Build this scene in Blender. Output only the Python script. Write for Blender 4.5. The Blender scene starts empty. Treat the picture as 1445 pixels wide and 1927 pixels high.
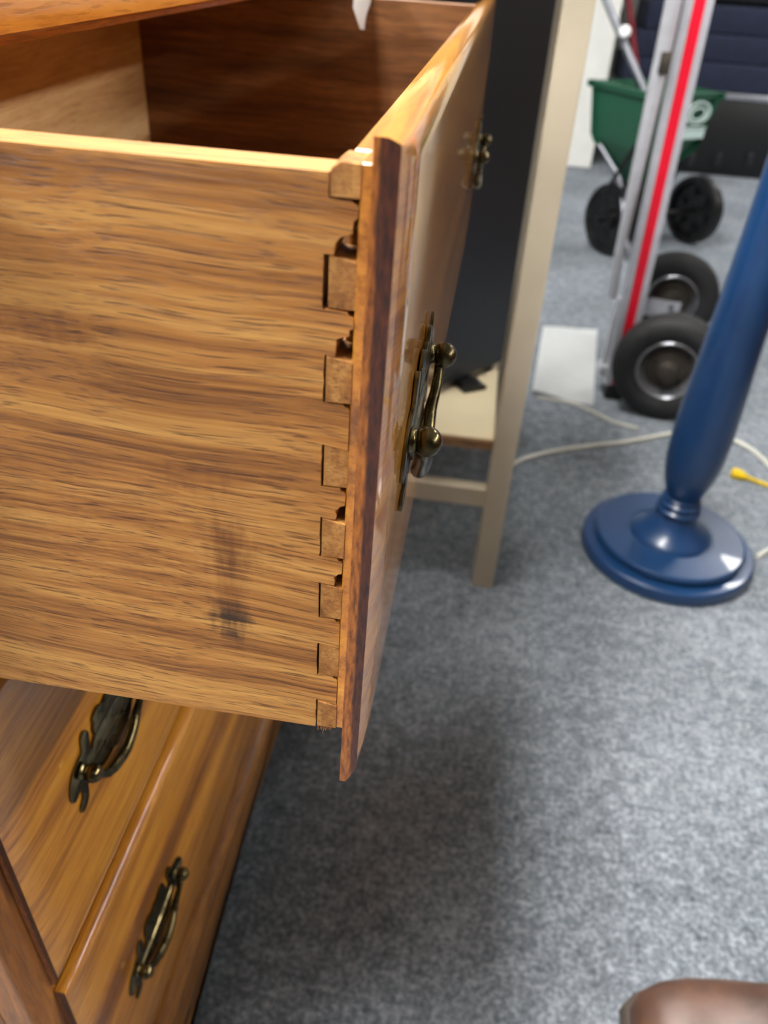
import bpy, bmesh, math, random
from mathutils import Vector, Matrix
random.seed(7)
C = bpy.context.scene.collection
S = bpy.context.scene

# ------------------------------------------------------------------ camera
W_PX, H_PX, F_PX = 1445, 1927, 1481.6
CAM = Vector((0, 0, .93))
yaw, pitch, roll = -0.1050062, 0.62796379, 0.06517004
fwd = Vector((math.sin(yaw)*math.cos(pitch), math.cos(yaw)*math.cos(pitch), -math.sin(pitch)))
r0 = Vector((math.cos(yaw), -math.sin(yaw), 0)); u0 = r0.cross(fwd)
right = r0*math.cos(roll) + u0*math.sin(roll)
up = u0*math.cos(roll) - r0*math.sin(roll)
cam_d = bpy.data.cameras.new('camera'); cam = bpy.data.objects.new('camera', cam_d); C.objects.link(cam)
cam.matrix_world = Matrix(((right.x, up.x, -fwd.x, CAM.x), (right.y, up.y, -fwd.y, CAM.y), (right.z, up.z, -fwd.z, CAM.z), (0, 0, 0, 1)))
cam_d.sensor_width = 36; cam_d.sensor_fit = 'AUTO'; cam_d.lens = F_PX/H_PX*36
cam_d.clip_start = .01; cam_d.clip_end = 60
cam_d.dof.use_dof = True; cam_d.dof.focus_distance = .30; cam_d.dof.aperture_fstop = 10.5
S.camera = cam

def ray(px, py):
    return right*((px-W_PX/2)/F_PX) - up*((py-H_PX/2)/F_PX) + fwd
def on_y(px, py, y):
    d = ray(px, py); return CAM + d*(y/d.y)
def on_z(px, py, z):
    d = ray(px, py); return CAM + d*((z-CAM.z)/d.z)
def on_x(px, py, x):
    d = ray(px, py); return CAM + d*(x/d.x)

# ------------------------------------------------------------------ world, exposure
S.view_settings.view_transform = 'Standard'; S.view_settings.look = 'None'
S.view_settings.exposure = 0.0; S.view_settings.gamma = 1.0; S.view_settings.use_curve_mapping = False
wd = bpy.data.worlds.new('world'); S.world = wd; wd.use_nodes = True
wd.node_tree.nodes['Background'].inputs[0].default_value = (.9, .95, 1, 1)
wd.node_tree.nodes['Background'].inputs[1].default_value = .01
LIGHT = 64.0          # radiance of the ceiling panels
CEIL = 2.9

# ------------------------------------------------------------------ helpers
def link(name, bm, m, parent=None, smooth=False, angle=35):
    me = bpy.data.meshes.new(name)
    bmesh.ops.recalc_face_normals(bm, faces=bm.faces)
    bm.to_mesh(me); bm.free()
    o = bpy.data.objects.new(name, me); C.objects.link(o)
    if m: me.materials.append(m)
    if smooth:
        me.polygons.foreach_set('use_smooth', [True]*len(me.polygons))
        try: me.set_sharp_from_angle(angle=math.radians(angle))
        except Exception: pass
    if parent: o.parent = parent
    return o
def thing(name, label, cat, loc=(0, 0, 0), rz=0, group=None):
    o = bpy.data.objects.new(name, None); C.objects.link(o); o.empty_display_size = .05
    o.location = loc; o.rotation_euler = (0, 0, rz)
    return tag(o, label, cat, group)
def tag(o, label, cat, group=None):
    o['label'] = label; o['category'] = cat
    if group: o['group'] = group
    return o
def struct(o): o['kind'] = 'structure'; return o
def copy(o, parent, loc=None):
    c = o.copy(); C.objects.link(c); c.parent = parent
    if loc is not None: c.location = loc
    return c
def box(x0, x1, y0, y1, z0, z1, bev=0, seg=2, bm=None):
    b = bmesh.new()
    bmesh.ops.create_cube(b, size=1)
    for v in b.verts:
        v.co = Vector(((x0+x1)/2+v.co.x*(x1-x0), (y0+y1)/2+v.co.y*(y1-y0), (z0+z1)/2+v.co.z*(z1-z0)))
    if bev: bmesh.ops.bevel(b, geom=b.edges[:], offset=bev, segments=seg, profile=.5, affect='EDGES')
    if bm is None: return b
    return join(bm, b)
def join(bm, b):
    me = bpy.data.meshes.new('tmp'); b.to_mesh(me); b.free(); bm.from_mesh(me); bpy.data.meshes.remove(me); return bm
def xf(bm, M): bmesh.ops.transform(bm, matrix=M, verts=bm.verts[:]); return bm
def frame(origin, axis, ref=Vector((0, 0, 1))):
    """matrix taking local +Z to axis"""
    a = Vector(axis).normalized()
    if abs(a.dot(ref)) > .99: ref = Vector((1, 0, 0))
    x = ref.cross(a).normalized(); y = a.cross(x)
    return Matrix(((x.x, y.x, a.x, origin[0]), (x.y, y.y, a.y, origin[1]), (x.z, y.z, a.z, origin[2]), (0, 0, 0, 1)))
def lathe(prof, M=None, n=40):
    bm = bmesh.new(); rings = []
    for r, z in prof:
        if r < 1e-6: rings.append([bm.verts.new((0, 0, z))])
        else: rings.append([bm.verts.new((r*math.cos(2*math.pi*i/n), r*math.sin(2*math.pi*i/n), z)) for i in range(n)])
    for a, b in zip(rings, rings[1:]):
        for i in range(n):
            j = (i+1) % n
            if len(a) == 1 and len(b) == 1: continue
            if len(a) == 1: bm.faces.new((a[0], b[i], b[j]))
            elif len(b) == 1: bm.faces.new((a[i], a[j], b[0]))
            else: bm.faces.new((a[i], a[j], b[j], b[i]))
    if M: xf(bm, M)
    return bm
def catmull(pts, sub=6):
    pts = [Vector(p) for p in pts]; out = []
    for i in range(len(pts)-1):
        p0 = pts[max(i-1, 0)]; p1 = pts[i]; p2 = pts[i+1]; p3 = pts[min(i+2, len(pts)-1)]
        for k in range(sub):
            t = k/sub
            out.append(.5*((2*p1)+(p2-p0)*t+(2*p0-5*p1+4*p2-p3)*t*t+(3*p1-p0-3*p2+p3)*t**3))
    out.append(pts[-1]); return out
def tube(path, rad, n=12, flat=1.0, bm=None):
    bm = bm or bmesh.new(); path = [Vector(p) for p in path]
    rad = rad if isinstance(rad, (list, tuple)) else [rad]*len(path)
    rings = []; ref = None
    for i, p in enumerate(path):
        t = (path[min(i+1, len(path)-1)]-path[max(i-1, 0)]).normalized()
        if ref is None: ref = Vector((0, 0, 1)) if abs(t.z) < .9 else Vector((1, 0, 0))
        x = (ref - t*ref.dot(t)).normalized(); ref = x; y = t.cross(x)
        rings.append([bm.verts.new(p+x*rad[i]*math.cos(2*math.pi*k/n)*flat+y*rad[i]*math.sin(2*math.pi*k/n)) for k in range(n)])
    for a, b in zip(rings, rings[1:]):
        for k in range(n): bm.faces.new((a[k], a[(k+1) % n], b[(k+1) % n], b[k]))
    bm.faces.new(rings[0][::-1]); bm.faces.new(rings[-1])
    return bm
def prism(pts, axis, a0, a1, bev=0, seg=2):
    """polygon extruded along axis: 'x' pts=(y,z), 'y' pts=(x,z), 'z' pts=(x,y)"""
    def mk(p, a): return {'x': (a, p[0], p[1]), 'y': (p[0], a, p[1]), 'z': (p[0], p[1], a)}[axis]
    bm = bmesh.new()
    A = [bm.verts.new(mk(p, a0)) for p in pts]; B = [bm.verts.new(mk(p, a1)) for p in pts]
    fa = bm.faces.new(A); fb = bm.faces.new(B[::-1]); n = len(pts)
    for i in range(n): bm.faces.new((A[i], B[i], B[(i+1) % n], A[(i+1) % n]))
    if bev:
        bmesh.ops.recalc_face_normals(bm, faces=bm.faces)
        bmesh.ops.bevel(bm, geom=[e for e in bm.edges], offset=bev, segments=seg, profile=.5, affect='EDGES')
    bmesh.ops.triangulate(bm, faces=[f for f in bm.faces if len(f.verts) > 4], ngon_method='EAR_CLIP')
    return bm

# ------------------------------------------------------------------ materials
class N:
    def __init__(s, name):
        s.m = bpy.data.materials.new(name); s.m.use_nodes = True; s.t = s.m.node_tree
        s.b = s.t.nodes['Principled BSDF']
    def n(s, typ, **k):
        x = s.t.nodes.new(typ)
        for a, v in k.items():
            if a.startswith('i_'):
                key = a[2:]; key = int(key) if key.isdigit() else key.replace('_', ' ')
                x.inputs[key].default_value = v
            else: setattr(x, a, v)
        return x
    def l(s, a, b): s.t.links.new(a, b)
    def mapping(s, scale, src, loc=(0, 0, 0), rot=(0, 0, 0)):
        mp = s.n('ShaderNodeMapping'); mp.inputs['Scale'].default_value = scale
        mp.inputs['Location'].default_value = loc; mp.inputs['Rotation'].default_value = rot
        s.l(src, mp.inputs[0]); return mp.outputs[0]
    def noise(s, vec, scale=1, detail=3, rough=.55, dist=0):
        x = s.n('ShaderNodeTexNoise', i_Scale=scale, i_Detail=detail, i_Roughness=rough, i_Distortion=dist)
        s.l(vec, x.inputs['Vector']); return x.outputs['Fac']
    def ramp(s, fac, stops, interp='LINEAR'):
        r = s.n('ShaderNodeValToRGB'); r.color_ramp.interpolation = interp
        e = r.color_ramp.elements
        while len(e) < len(stops): e.new(.5)
        for q, (p, c) in zip(e, stops):
            q.position = p; q.color = (c, c, c, 1) if isinstance(c, (int, float)) else (*c, 1)
        s.l(fac, r.inputs[0]); return r.outputs[0]
    def mix(s, fac, a, b, mode='MIX'):
        x = s.n('ShaderNodeMix', data_type='RGBA', blend_type=mode)
        for sock, v in ((x.inputs[0], fac), (x.inputs[6], a), (x.inputs[7], b)):
            if hasattr(v, 'links'): s.l(v, sock)
            elif isinstance(v, (int, float)): sock.default_value = v
            else: sock.default_value = (*v, 1)
        return x.outputs[2]
    def math(s, op, a, b=None):
        x = s.n('ShaderNodeMath', operation=op)
        for i, v in enumerate((a, b)):
            if v is None: continue
            if hasattr(v, 'links'): s.l(v, x.inputs[i])
            else: x.inputs[i].default_value = v
        return x.outputs[0]
    def bump(s, h, strength, dist):
        x = s.n('ShaderNodeBump', i_Strength=strength, i_Distance=dist); s.l(h, x.inputs['Height'])
        s.l(x.outputs[0], s.b.inputs['Normal'])
    def coords(s): return s.n('ShaderNodeTexCoord').outputs['Object']
def srgb(r, g, b):
    f = lambda c: (c/255/12.92) if c/255 <= .04045 else ((c/255+.055)/1.055)**2.4
    return (f(r), f(g), f(b))
def plain(name, col, rough=.5, metal=0, coat=0, vary=.12, vscale=30, bump=0, bscale=200, bdist=.0005):
    s = N(name); co = s.coords()
    nz = s.noise(co, vscale, 4)
    a = tuple(c*(1-vary) for c in col); b = tuple(min(1, c*(1+vary)) for c in col)
    s.l(s.ramp(nz, [(.3, a), (.7, b)]), s.b.inputs['Base Color'])
    s.b.inputs['Roughness'].default_value = rough; s.b.inputs['Metallic'].default_value = metal
    s.b.inputs['Coat Weight'].default_value = coat
    if bump: s.bump(s.noise(co, bscale, 2), bump, bdist)
    return s.m
def wood(name, axis, dark, mid, light, rough=.5, coat=0, fine=900, band=70, along=4, pores=.55, bump=.3, stains=(), tilt=0, scratch=None, gscale=1, coatrough=.15):
    """grain along axis (0 x,1 y,2 z)"""
    s = N(name); co = s.coords()
    oi = s.n('ShaderNodeObjectInfo'); off = s.n('ShaderNodeVectorMath', operation='SCALE'); 
    cmb = s.n('ShaderNodeCombineXYZ'); s.l(oi.outputs['Random'], cmb.inputs[0]); s.l(oi.outputs['Random'], cmb.inputs[1]); s.l(oi.outputs['Random'], cmb.inputs[2])
    s.l(cmb.outputs[0], off.inputs[0]); off.inputs['Scale'].default_value = .8
    ad = s.n('ShaderNodeVectorMath', operation='ADD'); s.l(co, ad.inputs[0]); s.l(off.outputs[0], ad.inputs[1])
    base = ad.outputs[0]
    if tilt: base = s.mapping((1, 1, 1), base, rot=(0, tilt, 0))
    # slow wander so that the lines are not ruler straight
    wn = s.n('ShaderNodeTexNoise', i_Scale=6.0*gscale, i_Detail=2.0); s.l(base, wn.inputs['Vector'])
    sub = s.n('ShaderNodeVectorMath', operation='SUBTRACT'); s.l(wn.outputs['Color'], sub.inputs[0]); sub.inputs[1].default_value = (.5, .5, .5)
    scl = s.n('ShaderNodeVectorMath', operation='SCALE'); s.l(sub.outputs[0], scl.inputs[0]); scl.inputs['Scale'].default_value = .018
    ad2 = s.n('ShaderNodeVectorMath', operation='ADD'); s.l(base, ad2.inputs[0]); s.l(scl.outputs[0], ad2.inputs[1])
    v = ad2.outputs[0]
    def sc(al, ac): k = [ac, ac, ac]; k[axis] = al; return tuple(k)
    n_band = s.noise(s.mapping(sc(along*.5, band), v), 1, 3, .6)
    n_fine = s.noise(s.mapping(sc(along*4, fine*.35), v), 1, 4, .65)
    n_pore = s.noise(s.mapping(sc(along*14, fine), v), 1, 2, .5)
    n_big = s.noise(s.mapping(sc(2.5, 9), v), 1, 3)
    f = s.math('ADD', s.math('MULTIPLY', n_band, .5), s.math('ADD', s.math('MULTIPLY', n_fine, .32), s.math('MULTIPLY', n_big, .18)))
    col = s.ramp(f, [(.39, dark), (.5, mid), (.61, light)])
    pore = s.ramp(n_pore, [(.34, 1.0), (.46, 0.0)])
    pf = s.math('MULTIPLY', pore, pores)
    col = s.mix(pf, col, (dark[0]*.42, dark[1]*.30, dark[2]*.18))
    for (c, rad, amt, tint) in stains:      # dirt and rub marks with a shape of their own
        sb = s.n('ShaderNodeVectorMath', operation='SUBTRACT'); s.l(co, sb.inputs[0]); sb.inputs[1].default_value = c
        dv = s.n('ShaderNodeVectorMath', operation='DIVIDE'); s.l(sb.outputs[0], dv.inputs[0]); dv.inputs[1].default_value = rad
        ln = s.n('ShaderNodeVectorMath', operation='LENGTH'); s.l(dv.outputs[0], ln.inputs[0])
        wob = s.math('ADD', ln.outputs['Value'], s.math('MULTIPLY', s.math('SUBTRACT', n_fine, .5), 1.6))
        wob = s.math('ADD', wob, s.math('MULTIPLY', s.math('SUBTRACT', s.noise(s.mapping((260, 90, 60), co), 1, 3), .5), 1.4))
        mk = s.ramp(wob, [(.25, 1.0), (1.05, 0.0)])
        col = s.mix(s.math('MULTIPLY', mk, amt), col, tint, 'MULTIPLY' if max(tint) > .2 else 'MIX')
    if scratch:
        c, ang, ln_, wd_ = scratch
    s.l(col, s.b.inputs['Base Color'])
    rr = s.ramp(n_band, [(.3, max(.05, rough-.08)), (.7, min(1, rough+.08))]); s.l(rr, s.b.inputs['Roughness'])
    s.b.inputs['Coat Weight'].default_value = coat; s.b.inputs['Coat Roughness'].default_value = coatrough
    if bump:
        h = s.math('SUBTRACT', s.math('MULTIPLY', n_fine, .5), pore); s.bump(h, bump, .0006)
    return s.m

OAK_D, OAK_M, OAK_L = srgb(112, 64, 22), srgb(176, 116, 52), srgb(210, 154, 80)
HON_D, HON_M, HON_L = srgb(122, 68, 10), srgb(190, 122, 28), srgb(220, 156, 50)

# stain places on the near drawer side, in the drawer's own coordinates (pivot subtracted)
PIV = Vector((-.0208, .557, .7717))
def st(px, py): return tuple(on_y(px, py, .2)-PIV)
m_side = wood('drawer_side_oak', 0, OAK_D, OAK_M, OAK_L, rough=.55, coat=0, fine=1900, band=85, along=3.2, pores=.72, bump=.45, tilt=-.03, coatrough=.35,
    stains=[(st(435, 1040), (.011, .05, .014), .75, (.46, .36, .24)), (st(440, 1165), (.010, .05, .009), .95, (.045, .020, .006)),
            (st(440, 1195), (.006, .05, .004), .9, (.05, .022, .007)), (st(440, 1120), (.007, .05, .036), .6, (.5, .40, .28)),
            (st(370, 905), (.022, .05, .007), .4, (.5, .36, .25)), (st(60, 620), (.024, .05, .006), .55, (.45, .3, .18)),
            (st(240, 1000), (.09, .05, .028), .25, (.6, .45, .35))])
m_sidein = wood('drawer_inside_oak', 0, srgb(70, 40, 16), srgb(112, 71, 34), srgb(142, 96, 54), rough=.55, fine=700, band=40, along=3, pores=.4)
m_back = wood('drawer_back_pine', 1, srgb(170, 130, 80), srgb(200, 164, 112), srgb(218, 186, 136), rough=.6, fine=500, band=30, along=3, pores=.2)
m_front = wood('drawer_front_varnished', 1, HON_D, HON_M, HON_L, rough=.5, coat=1.0, fine=700, band=30, along=2, pores=.22, bump=.03, coatrough=.06)
m_front.node_tree.nodes['Principled BSDF'].inputs['Coat IOR'].default_value = 1.7
m_front.node_tree.nodes['Principled BSDF'].inputs['Specular IOR Level'].default_value = .25
s = N('front_end_grain'); co = s.coords()       # raw orange lip with a dark run of old stain along its outer half
gr = s.noise(s.mapping((900, 900, 160), co), 1, 3, .6); ln = s.noise(s.mapping((260, 260, 18), co), 1, 3)
sx = s.n('ShaderNodeSeparateXYZ'); s.l(co, sx.inputs[0])
edge = s.math('ADD', sx.outputs[0], s.math('MULTIPLY', s.math('SUBTRACT', ln, .5), .0030))
edge = s.math('SUBTRACT', edge, s.math('MULTIPLY', s.math('ADD', sx.outputs[2], .02), -.012))
dk = s.ramp(s.math('ADD', s.math('MULTIPLY', edge, 220), 1.84), [(.42, 0.0), (.60, 1.0)])
base_ = s.ramp(gr, [(.32, srgb(98, 50, 12)), (.55, srgb(164, 94, 28)), (.75, srgb(190, 116, 40))])
dark_ = s.ramp(gr, [(.32, srgb(44, 16, 6)), (.6, srgb(84, 38, 14)), (.8, srgb(110, 56, 22))])
s.l(s.mix(dk, base_, dark_), s.b.inputs['Base Color']); s.b.inputs['Roughness'].default_value = .42; s.b.inputs['Coat Weight'].default_value = .4
s.bump(gr, .25, .0005); m_frontend = s.m
m_frame = wood('face_frame_wood', 2, srgb(104, 58, 14), srgb(162, 100, 32), srgb(190, 128, 50), rough=.42, coat=.3, fine=600, band=50, along=3, pores=.4)
m_rail = wood('rail_wood', 1, srgb(112, 64, 14), srgb(176, 112, 34), srgb(206, 142, 56), rough=.4, coat=.35, fine=600, band=50, along=3, pores=.4)
m_top = wood('dresser_top_wood', 1, srgb(160, 92, 26), srgb(206, 136, 52), srgb(222, 158, 72), rough=.36, coat=.6, fine=500, band=40, along=3, pores=.35, bump=.2)
m_pin = wood('pin_end_grain', 2, srgb(116, 72, 26), srgb(160, 106, 48), srgb(192, 140, 74), rough=.65, fine=900, band=160, along=160, pores=.45, bump=.5)
m_brass = None
s = N('antique_brass'); co = s.coords(); nz = s.noise(co, 70, 3)
s.l(s.ramp(nz, [(.35, srgb(66, 58, 38)), (.65, srgb(124, 110, 76))]), s.b.inputs['Base Color'])
s.b.inputs['Metallic'].default_value = 1; s.l(s.ramp(nz, [(.3, .32), (.7, .18)]), s.b.inputs['Roughness']); m_brass = s.m

# carpet
s = N('grey_carpet'); co = s.coords()
n1 = s.noise(co, 150, 6, .75); n2 = s.noise(co, 42, 3, .6); n3 = s.noise(co, 3.0, 3, .5); n4 = s.noise(co, 9.0, 2, .5)
f = s.math('ADD', s.math('ADD', s.math('MULTIPLY', n1, .62), s.math('MULTIPLY', n2, .22)), s.math('MULTIPLY', n3, .16))
col = s.ramp(f, [(.36, srgb(66, 71, 76)), (.48, srgb(116, 122, 129)), (.60, srgb(172, 178, 187))])
spot = s.ramp(n4, [(.70, 0.0), (.76, .5)])
col = s.mix(spot, col, srgb(70, 60, 50))
s.l(col, s.b.inputs['Base Color']); s.b.inputs['Roughness'].default_value = .95; s.b.inputs['Specular IOR Level'].default_value = .15
s.bump(n1, .7, .004); m_carpet = s.m

m_wall = plain('painted_wall', srgb(176, 176, 172), .8, vary=.03, vscale=4)
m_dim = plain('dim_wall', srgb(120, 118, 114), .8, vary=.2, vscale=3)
m_ceil = plain('ceiling_tile', srgb(170, 170, 166), .9, vary=.04, vscale=60)
m_beige = plain('beige_paint', srgb(196, 184, 160), .5, vary=.05, vscale=14)
m_shelf = plain('shelf_laminate', srgb(222, 206, 170), .5, vary=.04, vscale=10)
m_shelfedge = wood('shelf_edge_wood', 0, srgb(100, 70, 40), srgb(140, 104, 66), srgb(160, 124, 84), rough=.6, fine=400, band=40, along=3)
m_black = plain('black_panel', srgb(25, 26, 29), .36, vary=.1, vscale=6)
m_rubber = plain('black_rubber', srgb(30, 30, 31), .7, vary=.25, vscale=60, bump=.3, bscale=400)
m_blkplastic = plain('black_plastic', srgb(9, 9, 10), .4, vary=.2)
m_alu = plain('brushed_aluminium', srgb(206, 207, 214), .34, metal=.45, vary=.08, vscale=40)
m_rim = plain('galvanised_rim', srgb(180, 182, 188), .3, metal=.9, vary=.15, vscale=60)
m_hubdirt = plain('dirty_hub', srgb(66, 60, 53), .6, metal=.4, vary=.35, vscale=70)
m_red = plain('red_stripe', srgb(222, 8, 44), .4, vary=.04)
m_darkred = plain('dark_red_paint', srgb(112, 18, 28), .5, vary=.1)
m_green = plain('green_plastic', srgb(28, 78, 56), .42, vary=.06, vscale=12)
m_decal = plain('pale_decal', srgb(206, 228, 222), .5, vary=.05)
m_grey = plain('grey_tube', srgb(112, 114, 120), .4, metal=.6)
m_blue = plain('blue_gloss_paint', srgb(20, 56, 98), .34, coat=.25, vary=.06, vscale=25)
m_paper = plain('white_paper', srgb(240, 242, 242), .75, vary=.02, vscale=40)
m_white = plain('white_board', srgb(238, 238, 232), .7, vary=.04, vscale=9, bump=.3, bscale=14, bdist=.03)
m_cord = plain('white_cord', srgb(214, 212, 200), .5, vary=.05)
m_yellow = plain('yellow_plastic', srgb(236, 196, 12), .45, vary=.05)
m_navy = plain('navy_fabric', srgb(16, 24, 48), .85, vary=.25, vscale=20, bump=.3, bscale=60, bdist=.01)
m_leather = plain('brown_leather', srgb(78, 54, 42), .45, vary=.4, vscale=28, bump=.3, bscale=150, bdist=.001)
m_sole = plain('dark_sole', srgb(64, 54, 46), .7, vary=.2)
m_thread = plain('waxed_thread', srgb(150, 120, 86), .7)

# ------------------------------------------------------------------ the room
struct(link('floor', box(-3.2, 6, -4, 5.3, -.05, 0), m_carpet))
struct(link('ceiling', box(-3.2, 6, -4, 5.3, CEIL, CEIL+.05), m_ceil))
struct(link('wall_back', box(-3.2, 6, 5.2, 5.3, 0, CEIL), m_wall))
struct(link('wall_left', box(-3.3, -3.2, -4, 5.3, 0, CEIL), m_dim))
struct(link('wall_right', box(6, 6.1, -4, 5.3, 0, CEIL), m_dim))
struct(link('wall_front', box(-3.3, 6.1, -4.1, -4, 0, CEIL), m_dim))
s = N('light_diffuser'); s.b.inputs['Base Color'].default_value = (.9, .9, .9, 1)
s.b.inputs['Emission Color'].default_value = (1, .985, .955, 1); s.b.inputs['Emission Strength'].default_value = LIGHT; m_lamp = s.m
m_lframe = plain('lamp_frame', srgb(220, 220, 220), .5)
def ceiling_light(x, y, label):
    t = thing('ceiling_light', label, 'ceiling light', (x, y, CEIL), 0, 'ceiling strip lights')
    w, l = .10, .62
    link('housing', box(-w-.02, w+.02, -l-.02, l+.02, -.03, 0, .004), m_lframe, t)
    link('diffuser', box(-w, w, -l, l, -.07, -.031, .012), m_lamp, t)
    for q in (-1, 1): link('end_cap', box(-w-.004, w+.004, q*(l+.008)-.0075, q*(l+.008)+.0075, -.074, -.031), m_lframe, t)
for x, y, lb in ((-.66, .05, 'white strip light on the ceiling over the back of the dresser'), (-.40, .05, 'white strip light on the ceiling over the dresser front'),
                 (-.66, 1.40, 'white strip light on the ceiling over the middle of the beige table'), (-.40, 1.40, 'white strip light on the ceiling over the aisle end of the beige table'),
                 (-2.42, -1.2, 'white strip light on the ceiling nearest the left wall'), (-2.16, -1.2, 'white strip light on the ceiling beside the one nearest the left wall'), (-2.3, -2.6, 'white strip light on the ceiling in the front left corner'),
                 (2.3, 4.3, 'white strip light on the ceiling above the trunk')):
    ceiling_light(x, y, lb)
def hanging_light(x, y, z, label):      # row of shop lights hung over the aisle
    t = thing('hanging_light', label, 'hanging light', (x, y, z), 0, 'hanging shop lights')
    w, l = .085, .62
    link('housing', box(-w-.01, w+.01, -l-.01, l+.01, .03, .06, .004), m_lframe, t)
    link('diffuser', box(-w, w, -l, l, -.02, .029, .012), m_lamp, t)
    for q in (-1, 1): link('cable', tube([(0, q*.5, .058), (0, q*.5, CEIL-z)], .003, 8), m_lframe, t)
for y, lb in ((-.55, 'hanging white shop light at the front end of the aisle row'), (.80, 'hanging white shop light in the middle of the aisle row'), (2.15, 'hanging white shop light at the back end of the aisle row')):
    hanging_light(3.0, y, 2.19, lb)

# ------------------------------------------------------------------ dresser
FX = -.208                       # front of the face frame
Y0, Y1 = .172, .942              # outer sides
ZT = .895                        # underside of the top
dresser = thing('dresser', 'honey oak dresser with one drawer pulled out and brass bail pulls', 'dresser', (0, 0, 0))
# side panels, back, top, base
link('side_panel', box(-.64, FX-.02, Y0, Y0+.018, .06, ZT, .001), m_frame, dresser)
link('side_panel', box(-.64, FX-.02, Y1-.018, Y1, .06, ZT, .001), m_frame, dresser)
link('back_panel', box(-.646, -.64, Y0, Y1, .06, ZT), m_frame, dresser)
link('stile', box(FX-.02, FX, Y0, .1985, .0, ZT, .0015), m_frame, dresser)
link('stile', box(FX-.02, FX, .9165, Y1, .0, ZT, .0015), m_frame, dresser)
for z in (.8905, .6465, .3940, .1410):
    link('rail', box(FX-.02, FX-.0005, .1985, .9165, z-.0045, z+.0045 if z < .88 else ZT), m_rail, dresser)
tp = [(-.1770, ZT), (-.1752, ZT+.0012), (-.1745, ZT+.0035)]
for i in range(9):               # rounded front edge of the top
    a = math.pi/2*i/8
    tp.append((-.1905+.016*math.cos(a), ZT+.0055+.0201*math.sin(a)))
tp = [(-.66, ZT)] + tp + [(-.66, .9206)]
link('dresser_top', prism(tp, 'y', .15, .962), m_top, dresser, True)
# scalloped apron and its moulding
ap = [(Y0-.004, 0), (Y0+.05, 0), (Y0+.075, .012)]
for i in range(11):
    t = i/10; y = Y0+.09+(Y1-Y0-.18)*t
    ap.append((y, .03+.024*math.sin(math.pi*t)))
ap += [(Y1-.075, .012), (Y1-.05, 0), (Y1+.004, 0), (Y1+.004, .125), (Y0-.004, .125)]
link('apron', prism(ap, 'x', FX, FX+.012), m_rail, dresser)
mp = [(FX, .122), (FX+.017, .122), (FX+.0175, .1255), (FX+.0165, .130), (FX+.0125, .1335), (FX+.007, .1365), (FX, .1375)]
link('base_moulding', prism(mp, 'y', Y0-.006, Y1+.006), m_rail, dresser, True, 50)

# ---- drawer front mesh, local to the middle of its face
FY0, FY1, FZ0, FZ1 = .194, .920, .650, .8934
LIPT = .0092; BODYT = .0174
def front_mesh():
    bm = bmesh.new()
    def coords(lo, hi, b0, b1, nb, nm):
        a = [lo+b0*(i/nb) for i in range(nb)]; c = [hi-b1*(i/nb) for i in range(nb)][::-1]
        m = [lo+b0+(hi-b1-lo-b0)*i/nm for i in range(nm)]
        return a+m+[hi-b1]+c
    ys = coords(FY0, FY1, .026, .026, 8, 10); zs = coords(FZ0, FZ1, .030, .009, 8, 5)
    def dip(y, z):
        def g(d, w, k): t = max(0., 1-d/w); return k*t**2.2
        return min(LIPT*.75, max(g(y-FY0, .026, .0026), g(FY1-y, .026, .0026), g(z-FZ0, .030, .0068), LIPT*.62*(1-math.sqrt(max(0, 1-max(0, 1-(FZ1-z)/.0085)**2)))))
    G = [[bm.verts.new((-dip(y, z), y-PIV.y, z-PIV.z)) for z in zs] for y in ys]
    for i in range(len(ys)-1):
        for j in range(len(zs)-1): bm.faces.new((G[i][j], G[i+1][j], G[i+1][j+1], G[i][j+1]))
    rim = [(i, 0) for i in range(len(ys))]+[(len(ys)-1, j) for j in range(1, len(zs))]+[(i, len(zs)-1) for i in range(len(ys)-2, -1, -1)]+[(0, j) for j in range(len(zs)-2, 0, -1)]
    fv = [G[i][j] for i, j in rim]
    bv = [bm.verts.new((-LIPT, v.co.y, v.co.z)) for v in fv]
    n = len(fv)
    for k in range(n):
        f = bm.faces.new((fv[k], fv[(k+1) % n], bv[(k+1) % n], bv[k]))
        yy = (bv[k].co.y+bv[(k+1) % n].co.y)/2+PIV.y
        if abs(yy-FY0) < 1e-4 or abs(yy-FY1) < 1e-4: f.material_index = 1
    bm.faces.new(bv)
    # body behind the lip
    b = box(-BODYT, -LIPT+.0005, .2140-PIV.y, .8995-PIV.y, .668-PIV.z, .8862-PIV.z, .0008, 1)
    join(bm, b)
    b = box(-.0128, -LIPT+.0004, .2-PIV.y, .2141-PIV.y, .6755-PIV.z, .8862-PIV.z, .0004, 1)
    join(bm, b)
    b = box(-.0128, -LIPT+.0004, .8994-PIV.y, .9135-PIV.y, .668-PIV.z, .8862-PIV.z, .0004, 1)
    return join(bm, b)
front_me = None
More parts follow.
